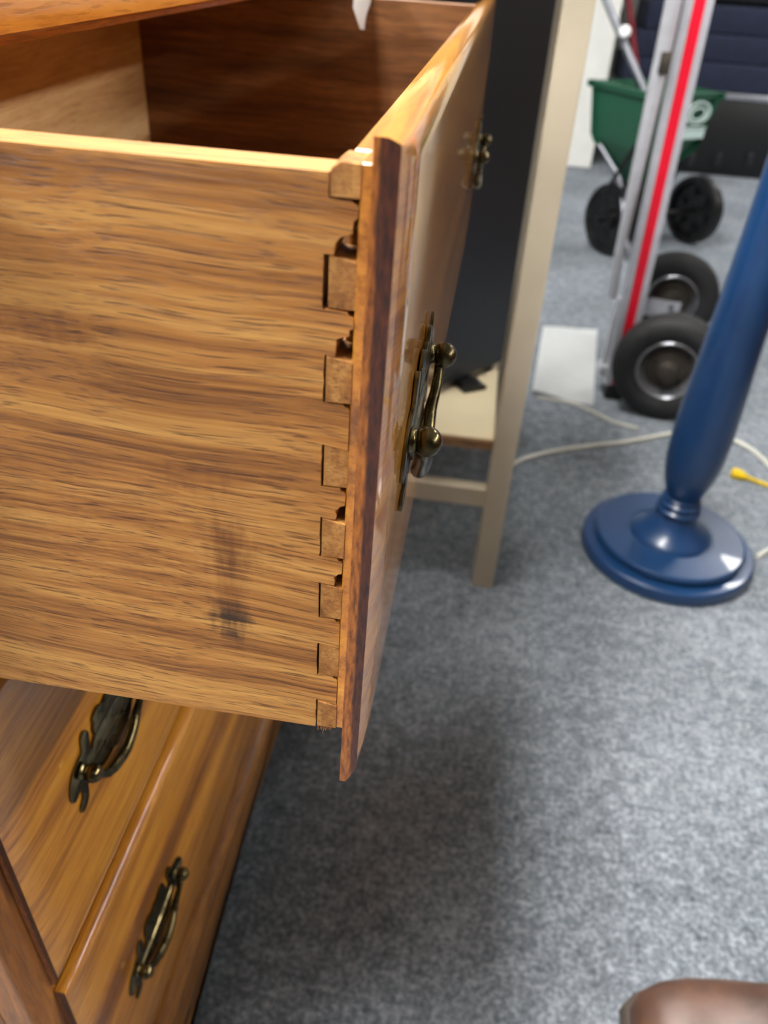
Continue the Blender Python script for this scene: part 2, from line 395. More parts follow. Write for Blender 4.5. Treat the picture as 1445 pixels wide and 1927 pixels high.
# ---- brass pull, in local coordinates (x out of the face, y along, z up) around the post line
def smooth_closed(pts, sub=4):
    n = len(pts); out = []
    for i in range(n):
        p0, p1, p2, p3 = [Vector(pts[(i+k-1) % n]) for k in range(4)]
        for k in range(sub):
            t = k/sub; out.append(.5*((2*p1)+(p2-p0)*t+(2*p0-5*p1+4*p2-p3)*t*t+(3*p1-p0-3*p2+p3)*t**3))
    return out
half = [(0, .0225), (.005, .0210), (.0105, .0240), (.0165, .0235), (.0190, .0205), (.0185, .0180), (.0200, .0165), (.0205, .0110), (.0190, .0090), (.0225, .0070), (.0250, .0030), (.0272, .0050), (.0275, .0120),
        (.0265, .0185), (.0285, .0230), (.0325, .0230), (.0345, .0175), (.0360, .0120), (.0420, .0110), (.0490, .0080), (.0540, .0015), (.0560, -.0060), (.0540, -.0110), (.0495, -.0115),
        (.0465, -.0095), (.0445, -.0130), (.0450, -.0185), (.0490, -.0225), (.0498, -.0270), (.0455, -.0280), (.0405, -.0235), (.0385, -.0155),
        (.0340, -.0120), (.0285, -.0130), (.0245, -.0185), (.0180, -.0215), (.0110, -.0230), (.0050, -.0232), (0, -.0245)]
outline = half + [(-a, b) for a, b in half[-2:0:-1]]
def plate_mesh():
    cu = bpy.data.curves.new('tmp', 'CURVE'); cu.dimensions = '2D'; cu.fill_mode = 'BOTH'
    def spl(pts):
        sp = cu.splines.new('POLY'); sp.points.add(len(pts)-1); sp.use_cyclic_u = True
        for q, p in zip(sp.points, pts): q.co = (p[0], p[1], 0, 1)
    spl(smooth_closed(outline, 4))
    for cx, cz in ((.013, -.0075), (-.013, -.0075)):
        spl([(cx+.0019*math.cos(2*math.pi*i/12), cz+.0026*math.sin(2*math.pi*i/12)) for i in range(12)])
    cu.extrude = .0004; cu.bevel_depth = .0004; cu.bevel_resolution = 1
    o = bpy.data.objects.new('tmp', cu); C.objects.link(o)
    dg = bpy.context.evaluated_depsgraph_get(); me = bpy.data.meshes.new_from_object(o.evaluated_get(dg))
    bpy.data.objects.remove(o); bpy.data.curves.remove(cu)
    bm = bmesh.new(); bm.from_mesh(me); bpy.data.meshes.remove(me)
    # curve plane (x,y) -> (y,z), standing off the face by its thickness; slightly domed in the middle
    for v in bm.verts:
        a, b_, c = v.co
        v.co = Vector((.0008+c+.0009*max(0, 1-(a/.05)**2), a, b_))
    bmesh.ops.remove_doubles(bm, verts=bm.verts, dist=1e-6)
    return bm
PS = .040
def bail_mesh():
    p = [(.0062, PS-.002, 0), (.0064, PS-.0005, -.0035), (.0066, PS-.0035, -.0095), (.0062, PS-.0095, -.0150), (.0054, PS-.0135, -.0200), (.0050, PS-.0185, -.0252),
         (.0052, PS-.027, -.0298), (.0056, 0, -.0322)]
    path = [Vector(q) for q in p]; path = path+[Vector((q.x, -q.y, q.z)) for q in path[-2::-1]]
    path = catmull(path, 5); n = len(path)
    rad = [.0023+.0019*math.exp(-((i/(n-1)-.5)/.2)**2) for i in range(n)]
    return tube(path, rad, 10)
def post_mesh(sgn):
    prof = [(0, 0), (.0058, 0), (.0058, .0010), (.0046, .0020), (.0042, .0026), (.0042, .0030)]
    prof += [(.0060*math.cos(a), .0070+.0060*math.sin(a)) for a in [math.radians(-40+15*i) for i in range(9)]] + [(0, .0130)]
    return lathe(prof, Matrix.Translation((.001, sgn*PS, 0)) @ frame((0, 0, 0), (1, 0, 0)), 20)
HZ = .775-PIV.z+.0
HY = (1.508*.2-PIV.y, (2*2.785-1.508)*.2-PIV.y)
proto = None
def drawer(loc, rot, pull):
    global front_me, proto
    if front_me is None:
        d = link('drawer', front_mesh(), m_front, dresser, True, 32); d.data.materials.append(m_frontend); front_me = d.data
    else:
        d = bpy.data.objects.new('drawer', front_me); C.objects.link(d); d.parent = dresser
    d.location = loc; d.rotation_euler = (0, rot, 0)
    if proto is None:
        proto = [link('backplate', plate_mesh(), m_brass, None, True, 40), link('bail', bail_mesh(), m_brass, None, True, 60),
                 link('post', post_mesh(-1), m_brass, None, True, 40), link('post', post_mesh(1), m_brass, None, True, 40)]
        for o in proto: o['label'] = {'b': 'antique brass bail pull hardware', 'p': 'antique brass ball post'}[o.name[0]]
        first = True
    else: first = False
    for k, y in enumerate(HY):
        for o in proto:
            if first and k == 0: o.parent = d; c = o
            else: c = copy(o, d)
            c.location = (0, y, HZ)
    return d
PITCH = .2526
d1 = drawer(PIV, .0135, True); d1['label'] = 'pulled-out drawer with dovetailed oak side and varnished front'
# ---- the box of the pulled drawer
def loc(p): return Vector(p)-PIV
XS, XB = -.0409, -.396           # socket line, back end of the side
XTAIL = -.0337                   # end of the tails
ZS0, ZS1 = .6745, .8835
pins_px = [(308, 371), (484, 583), (673, 758), (842, 917), (979, 1049), (1103, 1165), (1217, 1274), (1324, 1369)]
pins = []
for a, b in pins_px:
    pins.append((on_y(640, a, .2).z, on_y(632, b, .2).z))
from mathutils.geometry import tessellate_polygon
rnd = random.Random(3)
def shear(bm):                   # the box hangs almost level although the front leans
    for v in bm.verts: v.co.z += .0105*v.co.x
    return bm
def poly(bm, pts, y0, y1):
    A = [bm.verts.new((x-PIV.x, y0-PIV.y, z-PIV.z)) for x, z in pts]; B = [bm.verts.new((x-PIV.x, y1-PIV.y, z-PIV.z)) for x, z in pts]
    for t in tessellate_polygon([[Vector((x, z, 0)) for x, z in pts]]):
        bm.faces.new([A[i] for i in t]); bm.faces.new([B[i] for i in t][::-1])
    n = len(pts)
    for i in range(n): bm.faces.new((A[i], B[i], B[(i+1) % n], A[(i+1) % n]))
near = bmesh.new(); g = .0004
XM = XS-.0015
poly(near, [(XB, ZS0), (XM, ZS0), (XM, ZS1), (XB, ZS1)], .2, .2135)
for i, (zt, zb) in enumerate(pins):          # strips facing each pin, leaving an uneven gap
    gp = .0013 if i == 1 else .0003+.0003*rnd.random()
    lo = zb-g if i < 7 else ZS0; hi = zt+g if i else ZS1
    n = 7; edge = [(XS-gp-.00035*rnd.random(), lo+(hi-lo)*k/n) for k in range(n+1)]
    poly(near, [(XM, lo)]+edge+[(XM, hi)], .2, .2135)
for i in range(7):                           # tails between pin i (above) and pin i+1 (below)
    zhi = pins[i][1]-g; zlo = pins[i+1][0]+g; sl_ = (pins[i+1][0]-pins[i+1][1])*.09
    low = {0: [(XS+.0012, zlo), (XS+.0015, zlo+.0028), (XS+.0028, zlo+.0046), (XTAIL-.0014, zlo+.0058), (XTAIL-.0012, zlo+.0088), (XTAIL-.0001, zlo+.0096)],
           1: [(XS+.0024, zlo-.0004), (XS+.0027, zlo+.0050), (XTAIL-.0010, zlo+.0062), (XTAIL-.0012, zlo+.0078), (XTAIL, zlo+.0084)],
           3: [(XTAIL-.0030, zlo-.0006), (XTAIL-.0026, zlo+.0012), (XTAIL-.0032, zlo+.0028), (XTAIL-.0014, zlo+.0050), (XTAIL-.0002, zlo+.0054)],
           4: [(XTAIL-.0026, zlo-.0006), (XTAIL-.0024, zlo+.0016), (XTAIL-.0028, zlo+.0030), (XTAIL-.0012, zlo+.0048), (XTAIL-.0002, zlo+.0050)]}.get(i, [(XTAIL, zlo-sl_)])
    c = .0010+.0006*rnd.random()
    up_ = [(XTAIL, zhi-c), (XTAIL-.0003, zhi+.0001), (XTAIL-.0007, zhi+.0009), (XTAIL-.0014, zhi+.0004-.0006), (XTAIL-.0022, zhi-.0003*rnd.random()), (XS+.0004, zhi-.0002), (XM, zhi)]
    up_ = [(XTAIL, zhi-c-.0006), (XTAIL-.0004, zhi-c), (XTAIL-.0013, zhi-c*.8), (XTAIL-.0019, zhi-.0002), (XTAIL-.0030, zhi-.0003*rnd.random()), (XS+.0004, zhi), (XM, zhi)]
    poly(near, [(XM, zlo)]+low+up_, .2, .2135)
bmesh.ops.recalc_face_normals(near, faces=near.faces); shear(near)
sd = link('drawer_side', near, m_side, d1); sd['label'] = 'oak drawer side with dark grime marks and dovetail sockets'
for idx, (zt, zb) in enumerate(pins):
    sl = (zt-zb)*.09
    top = [(XS, zt), (-.0333, zt-sl)] if idx else [(XS, zt-.0012), (XS+.0022, zt+.0006), (-.0333, zt+.0004)]
    pts = [(XS, zb)]+top+[(-.0333, zb+sl*.0)]
    proud = (.0002, -.0004, .0001, -.0002, .0003, 0, -.0001, .0004)[idx]
    o = link('dovetail_pin', shear(prism([(x-PIV.x, z-PIV.z) for x, z in pts], 'y', .2-PIV.y-proud-.0001, .2130-PIV.y, .00018, 1)), m_pin, d1)
o['label'] = 'splintered pale half pin at the bottom of the dovetail joint'
# splinters hanging at the lower corner
b = bmesh.new()
for k in range(9):
    x = XS+.0006+.0006*k; z = pins[-1][1]
    b = tube([(x-PIV.x, .2004-PIV.y, z-PIV.z+.0006), (x-PIV.x+.0003*rnd.uniform(-1, 1), .2-PIV.y, z-PIV.z-.001-.0012*rnd.random()), (x-PIV.x+.0006*rnd.uniform(-1, 1), .1995-PIV.y, z-PIV.z-.0015-.0028*rnd.random()*(1.6 if k == 3 else .6))], [.0003, .0002, .00006], 5, bm=b)
o = link('splinters', b, m_pin, d1); o['kind'] = 'stuff'
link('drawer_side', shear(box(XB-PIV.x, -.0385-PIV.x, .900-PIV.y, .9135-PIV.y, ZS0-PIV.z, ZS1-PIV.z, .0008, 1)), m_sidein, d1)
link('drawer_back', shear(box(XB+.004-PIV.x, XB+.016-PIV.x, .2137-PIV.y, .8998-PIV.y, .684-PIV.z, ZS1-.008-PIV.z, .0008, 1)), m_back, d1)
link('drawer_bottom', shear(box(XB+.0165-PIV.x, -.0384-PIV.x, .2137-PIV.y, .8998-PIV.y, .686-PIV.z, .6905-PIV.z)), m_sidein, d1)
d2 = drawer((-.1983, PIV.y, PIV.z-PITCH), 0, False); d2['label'] = 'closed drawer directly below the pulled-out one'
d3 = drawer((-.1983, PIV.y, PIV.z-2*PITCH), 0, False); d3['label'] = 'closed bottom drawer above the base moulding'

# ------------------------------------------------------------------ white paper tag over the edge of the top
def paper_tag():
    bm = bmesh.new()
    X0 = -.137; a = on_x(678, 55, X0); l = on_x(663, 0, X0); r = on_x(706, 0, X0)
    hw = abs(r.y-l.y)/2; h0 = l.z-a.z
    prof = catmull([(X0, 0, a.z), (X0-.001, 0, a.z+.018), (X0-.003, 0, a.z+.034), (X0-.009, 0, a.z+.050), (X0-.022, 0, .9218), (-.185, 0, .9214), (-.225, 0, .9214)], 5)
    rows = []; arc = 0
    for i, p in enumerate(prof):
        if i: arc += (p-prof[i-1]).length
        w = min(.05, hw*(arc+.0006)/h0); ym = a.y+((l.y+r.y)/2-a.y)*min(1.5, arc/h0)
        rows.append([bm.verts.new((p.x+.004*(1-q*q/4)*math.exp(-arc*30), ym+w*q/2, p.z)) for q in (-2, -1, 0, 1, 2)])
    for p, q in zip(rows, rows[1:]):
        for k in range(4): bm.faces.new((p[k], p[k+1], q[k+1], q[k]))
    bmesh.ops.solidify(bm, geom=bm.faces[:], thickness=.0005)
    return bm
tag(link('paper_tag', paper_tag(), m_paper, None, True), 'white pointed paper corner hanging over the dresser top edge', 'paper')

# ------------------------------------------------------------------ beige table behind the dresser
t = thing('work_table', 'beige table with square legs, wood-edged shelf and low stretcher', 'table', (0, 0, 0))
LX0, LX1, LY = .0525, .0890, 1.085
for (x0, y0) in ((LX0, LY), (LX0, 1.62), (-.62, LY), (-.62, 1.62)):
    link('leg', box(x0, x0+.0365, y0, y0+.0365, 0, .985, .0015), m_beige, t)
link('table_top', box(-.66, .12, 1.05, 1.69, .985, 1.01, .002), m_beige, t)
sh = link('shelf', box(-.5835, LX0-.0005, LY+.016, 1.645, .283, .2955, .001), m_shelf, t)
link('shelf_edge', box(-.5835, LX0-.0005, LY+.006, LY+.0158, .280, .2950, .001), m_shelfedge, t)
link('stretcher', box(-.5835, LX0, LY+.006, LY+.030, .170, .204, .001), m_beige, t)
link('stretcher', box(-.5835, LX0, 1.626, 1.65, .170, .204, .001), m_beige, t)
link('stretcher', box(LX0+.006, LX0+.03, LY+.0365, 1.62, .94, .984, .001), m_beige, t)
# black box standing on the shelf, turned towards the aisle
zs = .2955
c0 = on_z(947, 690, zs); c1 = on_z(818, 748, zs)
dv = Vector((c0.x-c1.x, c0.y-c1.y, 0)).normalized(); nv = Vector((dv.y, -dv.x, 0))
ang = math.atan2(dv.y, dv.x)
bb = thing('black_case', 'tall black flat-sided case standing on the beige table shelf', 'case', (c0.x, c0.y, zs), ang)
link('body', box(-.315, -.004, 0.0, .20, .012, .635, .006), m_black, bb)
link('edge_trim', box(-.006, .0, .006, .194, .016, .63, .002), m_blkplastic, bb)
for x in (-.30, -.03):
    for y in (.02, .17): link('foot', lathe([(0, 0), (.013, 0), (.015, .012), (0, .012)], Matrix.Translation((x, y, 0)), 16), m_rubber, bb, True)
p = on_z(884, 728, zs)
o = link('rubber_wedge', prism([(-.024, 0), (.02, 0), (.024, .006), (.004, .014), (-.022, .012)], 'y', -.02, .02, .001, 1), m_blkplastic)
o.location = (p.x, p.y, zs); o.rotation_euler = (0, 0, .6)
tag(o, 'small black rubber wedge lying on the pale shelf by the case', 'wedge')

# ------------------------------------------------------------------ blue pedestal
t = thing('pedestal_stand', 'blue painted turned wood stand with round stepped base', 'stand', (.416, 1.262, 0))
link('base', lathe([(0, 0), (.152, 0), (.158, .002), (.160, .006), (.160, .021), (.1585, .0255), (.155, .0275), (.1370, .0282), (.1345, .0290), (.1345, .0320),
                    (.1385, .0345), (.1395, .0395), (.1380, .0445), (.134, .0460), (.0790, .0475), (.0770, .0460), (0, .046)], None, 72), m_blue, t, True, 18)
link('foot_turning', lathe([(0, .046), (.0745, .0460), (.0720, .052), (.064, .058), (.053, .068), (.043, .081), (.037, .094), (.0355, .099), (.040, .1015), (.0415, .105), (.040, .1085), (.0345, .1105),
                            (.0335, .113), (.0375, .1155), (.0385, .119), (.037, .1225), (.032, .1245), (.031, .127), (.034, .129), (.0345, .132), (.031, .135), (0, .135)], None, 56), m_blue, t, True, 50)
link('column', lathe([(0, .134), (.029, .134), (.032, .140), (.037, .152), (.043, .172), (.048, .200), (.0505, .235), (.0510, .27), (.0495, .32), (.046, .40), (.042, .50), (.0385, .62), (.036, .75), (.034, .90),
                      (.033, 1.05), (.038, 1.06), (.040, 1.07), (.036, 1.082), (.028, 1.09), (.030, 1.105), (.042, 1.13), (.046, 1.155), (.042, 1.185), (.028, 1.205), (.010, 1.215), (0, 1.216)], None, 56), m_blue, t, True, 50)

# ------------------------------------------------------------------ hand truck
t = thing('hand_truck', 'aluminium hand truck with red striped rails and black pneumatic wheels', 'hand truck', (0, 0, 0))
wa = on_z(1256, 690, .13); ax = Vector((.165, .986, 0)).normalized(); WR = .13
wb = wa+ax*.50
def tyre(c, a, parent):
    prof = [(.070, -.022), (.078, -.031), (.092, -.037), (.108, -.037), (.119, -.032), (.1255, -.026), (.1265, -.020), (.1240, -.0185), (.1290, -.0165), (.1295, -.0075), (.1265, -.006), (.1265, -.004), (.13, -.003)]
    prof = prof+[(r, -z) for r, z in prof[::-1]]
    link('tyre', lathe(prof, frame(c, a), 64), m_rubber, parent, True, 40)
    for sg in (-1, 1):
        M = frame(c+a*(sg*.0), a*sg)
        link('rim', lathe([(.0705, .0215), (.0730, .0285), (.0700, .0305), (.0660, .027), (.0600, .010), (.0550, .006)], M, 48), m_rim, parent, True, 50)
        link('wheel_disc', lathe([(.0560, .0055), (.0420, .008), (.0400, .016), (.030, .018), (.029, .012), (0, .012)], M, 48), m_hubdirt, parent, True, 50)
        link('hub', lathe([(.0285, .013), (.0285, .030), (.020, .034), (.018, .046), (.010, .047), (0, .047)], M, 24), m_hubdirt, parent, True, 40)
        for k in range(4):
            q = math.pi/4+k*math.pi/2
            link('wheel_bolt', lathe([(0, .007), (.0055, .007), (.0055, .0125), (0, .0125)], M @ Matrix.Translation((.048*math.cos(q), .048*math.sin(q), 0)), 6), m_hubdirt, parent)
tyre(wa, ax, t); tyre(wb, ax, t)
link('axle', tube([wa-ax*.045, wb+ax*.045], .008, 12), m_grey, t, True)
pb = on_y(1170, 665, 1.90); pt = on_y(1316, 0, 1.90)        # middle of the near rail low and at the frame's top
dirr = (pt-pb).normalized(); top = pb+dirr*1.02; bot = pb-dirr*.085
def rail(off, parent, stripe):
    b = bmesh.new(); h = .0265; w = .022
    pr = [(-h, 0), (-h, -w*.5), (-.0115, -w*.5), (-.0115, -w*.36), (.0115, -w*.36), (.0115, -w*.5), (h, -w*.5), (h, w*.5), (-h, w*.5)]
    def ring(c): return [b.verts.new(Vector(c)+Vector((q[0], q[1], 0))+off) for q in pr]
    A, B = ring(bot), ring(top); n = len(pr)
    for i in range(n): b.faces.new((A[i], A[(i+1) % n], B[(i+1) % n], B[i]))
    b.faces.new(A); b.faces.new(B)
    bmesh.ops.triangulate(b, faces=[f for f in b.faces if len(f.verts) > 4])
    o = link('rail', b, m_alu, parent)
    b = bmesh.new()
    A = [b.verts.new(Vector(bot)+Vector((x, y, 0))+off) for x, y in ((-.0112, -w*.42), (.0112, -w*.42), (.0112, -w*.35), (-.0112, -w*.35))]
    B = [b.verts.new(Vector(top)+Vector((x, y, 0))+off) for x, y in ((-.0112, -w*.42), (.0112, -w*.42), (.0112, -w*.35), (-.0112, -w*.35))]
    for i in range(4): b.faces.new((A[i], A[(i+1) % 4], B[(i+1) % 4], B[i]))
    b.faces.new(A); b.faces.new(B)
    if not stripe: b.free(); return
    o = link('stripe', b, m_red, parent); o['label'] = 'bright red stripe set in the rail'
rail(Vector((0, 0, 0)), t, True); rail(Vector((.062, .34, 0)), t, False)
for z in (.28, .55, .82, 1.0):
    q = pb+dirr*((z-pb.z)/dirr.z); link('cross_bar', tube([q+Vector((0, .012, 0)), q+Vector((.062, .328, 0))], .011, 12), m_alu, t, True)
link('handle', tube(catmull([top, top+Vector((0, .01, .05)), top+Vector((.03, .17, .09)), top+Vector((.062, .33, .05)), top+Vector((.062, .34, 0))], 6), .013, 12), m_blkplastic, t, True)
# slim second tube beside the rail, with its dark clip
q0 = on_y(1268, 0, 1.885); q1 = on_y(1243, 120, 1.885); q2 = on_y(1164, 480, 1.885); q3 = on_y(1152, 560, 1.885)
link('support_tube', tube([q0+(q0-q3).normalized()*.13, q0, q1, q2, q3], [.0165, .0165, .016, .011, .010], 12), m_alu, t, True)
cq = on_y(1252, 116, 1.875)
link('clip', box(cq.x-.012, cq.x+.010, cq.y-.012, cq.y+.016, cq.z-.022, cq.z+.018, .004), m_hubdirt, t, True)
# folded toe plate seen from its edge, hinge knuckle below
e0 = on_y(1146, 560, 1.93); e1 = on_y(1138, 682, 1.93)
link('toe_plate', box(e1.x-.006, e1.x+.010, 1.93, 1.952, .065, e0.z, .003), m_alu, t, True)
link('hinge_knuckle', lathe([(0, -.01), (.014, -.01), (.016, 0), (.016, .04), (0, .04)], frame((e1.x+.002, 1.925, .062), (0, 1, 0)), 20), m_alu, t, True, 40)
for wc, yy in ((wa, 0), (wb, .34)):
    a0 = bot+Vector((.062 if yy else 0, yy, 0)); 
    link('axle_bracket', prism([(a0.x-.015, .085), (wc.x+.014, .118), (wc.x+.014, .142), (a0.x+.02, .15), (a0.x-.015, .15)], 'y', a0.y+.012, a0.y+.018), m_alu, t)
link('foot_bar', tube([bot+Vector((0, .0, .0)), bot+Vector((.062, .34, 0))], .012, 12), m_alu, t, True)
for dx, dy in ((0, 0), (.062, .34)):
    link('rubber_foot', box(bot.x+dx-.022, bot.x+dx+.022, bot.y+dy-.012, bot.y+dy+.012, 0, bot.z+.002, .003), m_rubber, t)

# ------------------------------------------------------------------ green spreader
SA = Vector((.81, .587, 0)); SB = Vector((-.587, .81, 0))
sl = Vector((.455, 3.135, 0)); sr = Vector((.80, 3.385, 0))
t = thing('lawn_spreader', 'green plastic lawn spreader with black wheels and grey tube handle', 'spreader', (0, 0, 0))
NC = Vector((.487, 2.965, 0)); HS = .345
hc = NC+SA*(HS*.47)+SB*(HS/2)
def hop_ring(bm, z, ka, kb, sh=0):
    out = []
    for a, b_ in ((-1, -1), (1, -1), (1, 1), (-1, 1)):
        cpt = hc+SA*(a*ka)+SB*(b_*kb+sh); cpt.z = z
        for e in (0, 1):
            u = (cpt-hc); u.z = 0; d = .02
            v = cpt-(SA*(a*d) if (e ^ (a*b_ > 0)) else SB*(b_*d))
            out.append(bm.verts.new(v))
    return out
b = bmesh.new()
rg = [hop_ring(b, z, ka, kb) for z, ka, kb in ((.25, .05, .05), (.30, .075, .075), (.375, .135, .135), (.40, .145, .145), (.545, .160, .165), (.548, .172, .177), (.566, .174, .179), (.568, .160, .165), (.545, .155, .160), (.40, .140, .140), (.31, .07, .07))]
for A, B in zip(rg, rg[1:]):
    for i in range(8): b.faces.new((A[i], A[(i+1) % 8], B[(i+1) % 8], B[i]))
b.faces.new(rg[0]); b.faces.new(rg[-1])
hp = link('hopper', b, m_green, t, True, 25)
# pale oval and lettering band on the face turned to the aisle (only its right end shows past the rail)
fm = hc-SB*.158; fm.z = .487
def onface(u, v, w=0): 
    q = fm+SA*u; q.z += v; return q-SB*(w+.0035+.034*v)
def band(pts_out, pts_in):
    b = bmesh.new(); n = len(pts_out)
    O = [b.verts.new(onface(*p, .002)) for p in pts_out]; I = [b.verts.new(onface(*p, .002)) for p in pts_in]
    O2 = [b.verts.new(onface(*p, -.003)) for p in pts_out]; I2 = [b.verts.new(onface(*p, -.003)) for p in pts_in]
    for i in range(n):
        j = (i+1) % n
        b.faces.new((O[i], O[j], I[j], I[i])); b.faces.new((O[i], O[j], O2[j], O2[i])); b.faces.new((I[i], I[j], I2[j], I2[i]))
    return b
el = lambda cx, cz, ra, rb: [(cx+ra*math.cos(2*math.pi*i/28), cz+rb*math.sin(2*math.pi*i/28)) for i in range(28)]
o = link('logo_oval', band(el(.062, .020, .056, .036), el(.062, .020, .049, .030)), m_decal, hp)
o = link('logo_oval', band(el(.062, .017, .038, .022), el(.062, .017, .031, .016)), m_decal, hp)
def slab(u0, u1, v0, v1):
    b = bmesh.new(); A = []
    for w in (.002, -.003): A.append([b.verts.new(onface(u, v, w)) for u, v in ((u0, v0), (u1, v0), (u1, v1), (u0, v1))])
    b.faces.new(A[0])
    for i in range(4): b.faces.new((A[0][i], A[0][(i+1) % 4], A[1][(i+1) % 4], A[1][i]))
    return b
for u0, u1 in ((.004, .022), (.025, .043), (.046, .068), (.071, .092), (.095, .114)): link('logo_letter', slab(u0, u1, -.062, -.034), m_decal, hp)
link('logo_band', slab(.0, .114, -.030, -.024), m_decal, hp)
for cpt, sg in ((sl, -1), (sr, 1)):
    c = Vector((cpt.x, cpt.y, .127)); M = frame(c, SA*sg)
    link('wheel', lathe([(0, -.004), (.098, -.004), (.104, -.024), (.122, -.026), (.127, -.018), (.124, -.010), (.127, -.002), (.124, .008), (.127, .018), (.122, .026), (.104, .024), (.099, .012), (.034, .008), (.030, .026), (.012, .030), (0, .030)], M, 48), m_blkplastic, t, True, 35)
    for k in range(6):
        q = k*math.pi/3+.3
        for sd_ in (1, -1):
            link('wheel_boss', lathe([(0, .010*sd_), (.014, .010*sd_), (.013, .0135*sd_), (.008, .0135*sd_), (.007, .0105*sd_), (0, .0105*sd_)], M @ Matrix.Translation((.066*math.cos(q), .066*math.sin(q), -.008 if sd_ < 0 else .002)), 12), m_black, t, True)
link('axle', tube([Vector((sl.x, sl.y, .127))-SA*.075, Vector((sr.x, sr.y, .127))+SA*.06], .008, 10), m_blkplastic, t, True)
link('gear_box', lathe([(0, .10), (.05, .10), (.06, .13), (.06, .2), (.04, .235), (.045, .255), (0, .255)], Matrix.Translation((hc.x, hc.y, 0)), 24), m_blkplastic, t, True)
for sg in (-1, 1):
    a0 = hc+SA*(sg*.13)-SB*.10; a0.z = .40; a1 = hc+SA*(sg*.17)+SB*.02; a1.z = .127
    link('frame_tube', tube([a0, a1], .009, 10), m_blkplastic, t, True)
ls = on_y(1128, 272, 3.2); le = on_y(1168, 345, 3.12)
link('stand_leg', tube(catmull([ls, (ls+le)/2+Vector((.004, 0, 0)), le, Vector((.50, 3.02, .10)), Vector((.56, 2.98, .012)), Vector((.66, 3.05, .012))], 4), .008, 10), m_grey, t, True)
h0 = on_y(1207, 158, 3.28); h1 = on_y(1168, 68, 3.36); h2 = on_y(1140, 0, 3.42)
b = tube([h0-(h1-h0).normalized()*.13, h0, h1, h2, h2+(h2-h1).normalized()*.32], [.013]*5, 12)
link('handle_tube', b, m_grey, t, True)
link('handle_grip', tube([h2+(h2-h1).normalized()*.31, h2+(h2-h1).normalized()*.31+SA*.14], .016, 12), m_blkplastic, t, True)
link('handle_grip', tube([h2+(h2-h1).normalized()*.31, h2+(h2-h1).normalized()*.31-SA*.14], .016, 12), m_blkplastic, t, True)
kq = on_y(1176, 60, 3.33)
link('flow_knob', lathe([(0, -.02), (.017, -.02), (.020, -.01), (.020, .012), (.016, .02), (0, .022)], frame(kq, (-.2, -1, .2)), 20), m_paper, t, True, 40)

# ------------------------------------------------------------------ things by the back wall
t = thing('storage_trunk', 'long black trunk with silver rim under the navy blankets', 'trunk', (0, 0, 0))
rz = on_y(1400, 184, 4.68).z
link('body', box(.66, 2.1, 4.69, 5.15, .012, rz-.012, .01), m_blkplastic, t, True, 30)
link('rim', box(.65, 2.11, 4.675, 5.16, rz-.013, rz+.014, .004), m_rim, t, True, 30)
link('bottom_rail', box(.67, 2.09, 4.70, 5.14, 0, .013), m_blkplastic, t)
for px in (1300, 1350, 1410):
    q = on_y(px, 300, 4.69); link('latch', box(q.x-.016, q.x+.016, 4.672, 4.692, q.z-.03, q.z+.03, .004), m_black, t)
zt0 = rz+.014
hts = (.125, .12, .12)
z = zt0
for k, hh in enumerate(hts):
    b = box(.58+.03*k, 2.0-.02*k, 4.70+.008*k, 5.14, z, z+hh, .012, 3)
    for v in b.verts: v.co.x += .004*math.sin(v.co.z*60+k); v.co.z = max(z, v.co.z)
    o = link('folded_blanket', b, m_navy, None, True, 60)
    tag(o, ('thick navy blanket folded on the silver trunk rim', 'thick navy blanket in the middle of the folded stack', 'thick navy blanket on top of the folded stack')[k], 'blanket', 'folded navy blankets')
    z += hh+.0005
b = box(.70, 1.95, 4.74, 5.13, z, z+.16, .03, 4)
o = link('folded_tarp', b, m_blkplastic, None, True, 60); tag(o, 'black folded tarp lying on the navy blanket stack', 'tarp')
# white board
o = link('white_board', box(-.55, .500, 4.60, 4.64, 0, 1.25, .006), m_white)
tag(o, 'white foam board standing on edge behind the spreader', 'board')
# red handled tool leaning on the wall
r_top = on_y(1183, 0, 4.5); r_bot = on_y(1200, 155, 4.5); rd = (r_top-r_bot).normalized()
t = thing('push_broom', 'dark red pole leaning in front of the navy blankets', 'broom', (0, 0, 0))
gb = r_bot-rd*((r_bot.z-.05)/rd.z)
link('pole', tube([gb, r_top+rd*.5], .014, 12), m_darkred, t, True)
link('broom_head', box(gb.x-.13, gb.x+.13, gb.y-.03, gb.y+.03, .035, .075, .006), m_darkred, t)
link('bristles', box(gb.x-.125, gb.x+.125, gb.y-.026, gb.y+.026, 0, .036), m_blkplastic, t)

# ------------------------------------------------------------------ things on the carpet
pp = [on_z(px, py, 0) for px, py in ((1022, 614), (1124, 622), (1116, 764), (1000, 742))]
b = bmesh.new(); n = 10; G = []
for i in range(n+1):
    row = []
    for j in range(n+1):
        u, v = i/n, j/n
        p_ = (pp[0]*(1-u)+pp[1]*u)*(1-v)+(pp[3]*(1-u)+pp[2]*u)*v
        p_.z = .0012+.03*max(0, v-.72)**2*8*max(0, .62-u)+.0015*math.sin(5*u+3*v)**2
        row.append(b.verts.new(p_))
    G.append(row)
for i in range(n):
    for j in range(n): b.faces.new((G[i][j], G[i+1][j], G[i+1][j+1], G[i][j+1]))
bmesh.ops.solidify(b, geom=b.faces[:], thickness=.0006)
tag(link('paper_sheet', b, m_paper, None, True), 'white sheet of paper lying on the carpet by the hand truck', 'paper')
def cord(name, pxs, r, m, label, cat, ext=()):
    pts = [on_z(a, b_, r) for a, b_ in pxs]+[Vector(e) for e in ext]
    return tag(link(name, tube(catmull(pts, 6), r, 8), m, None, True), label, cat)
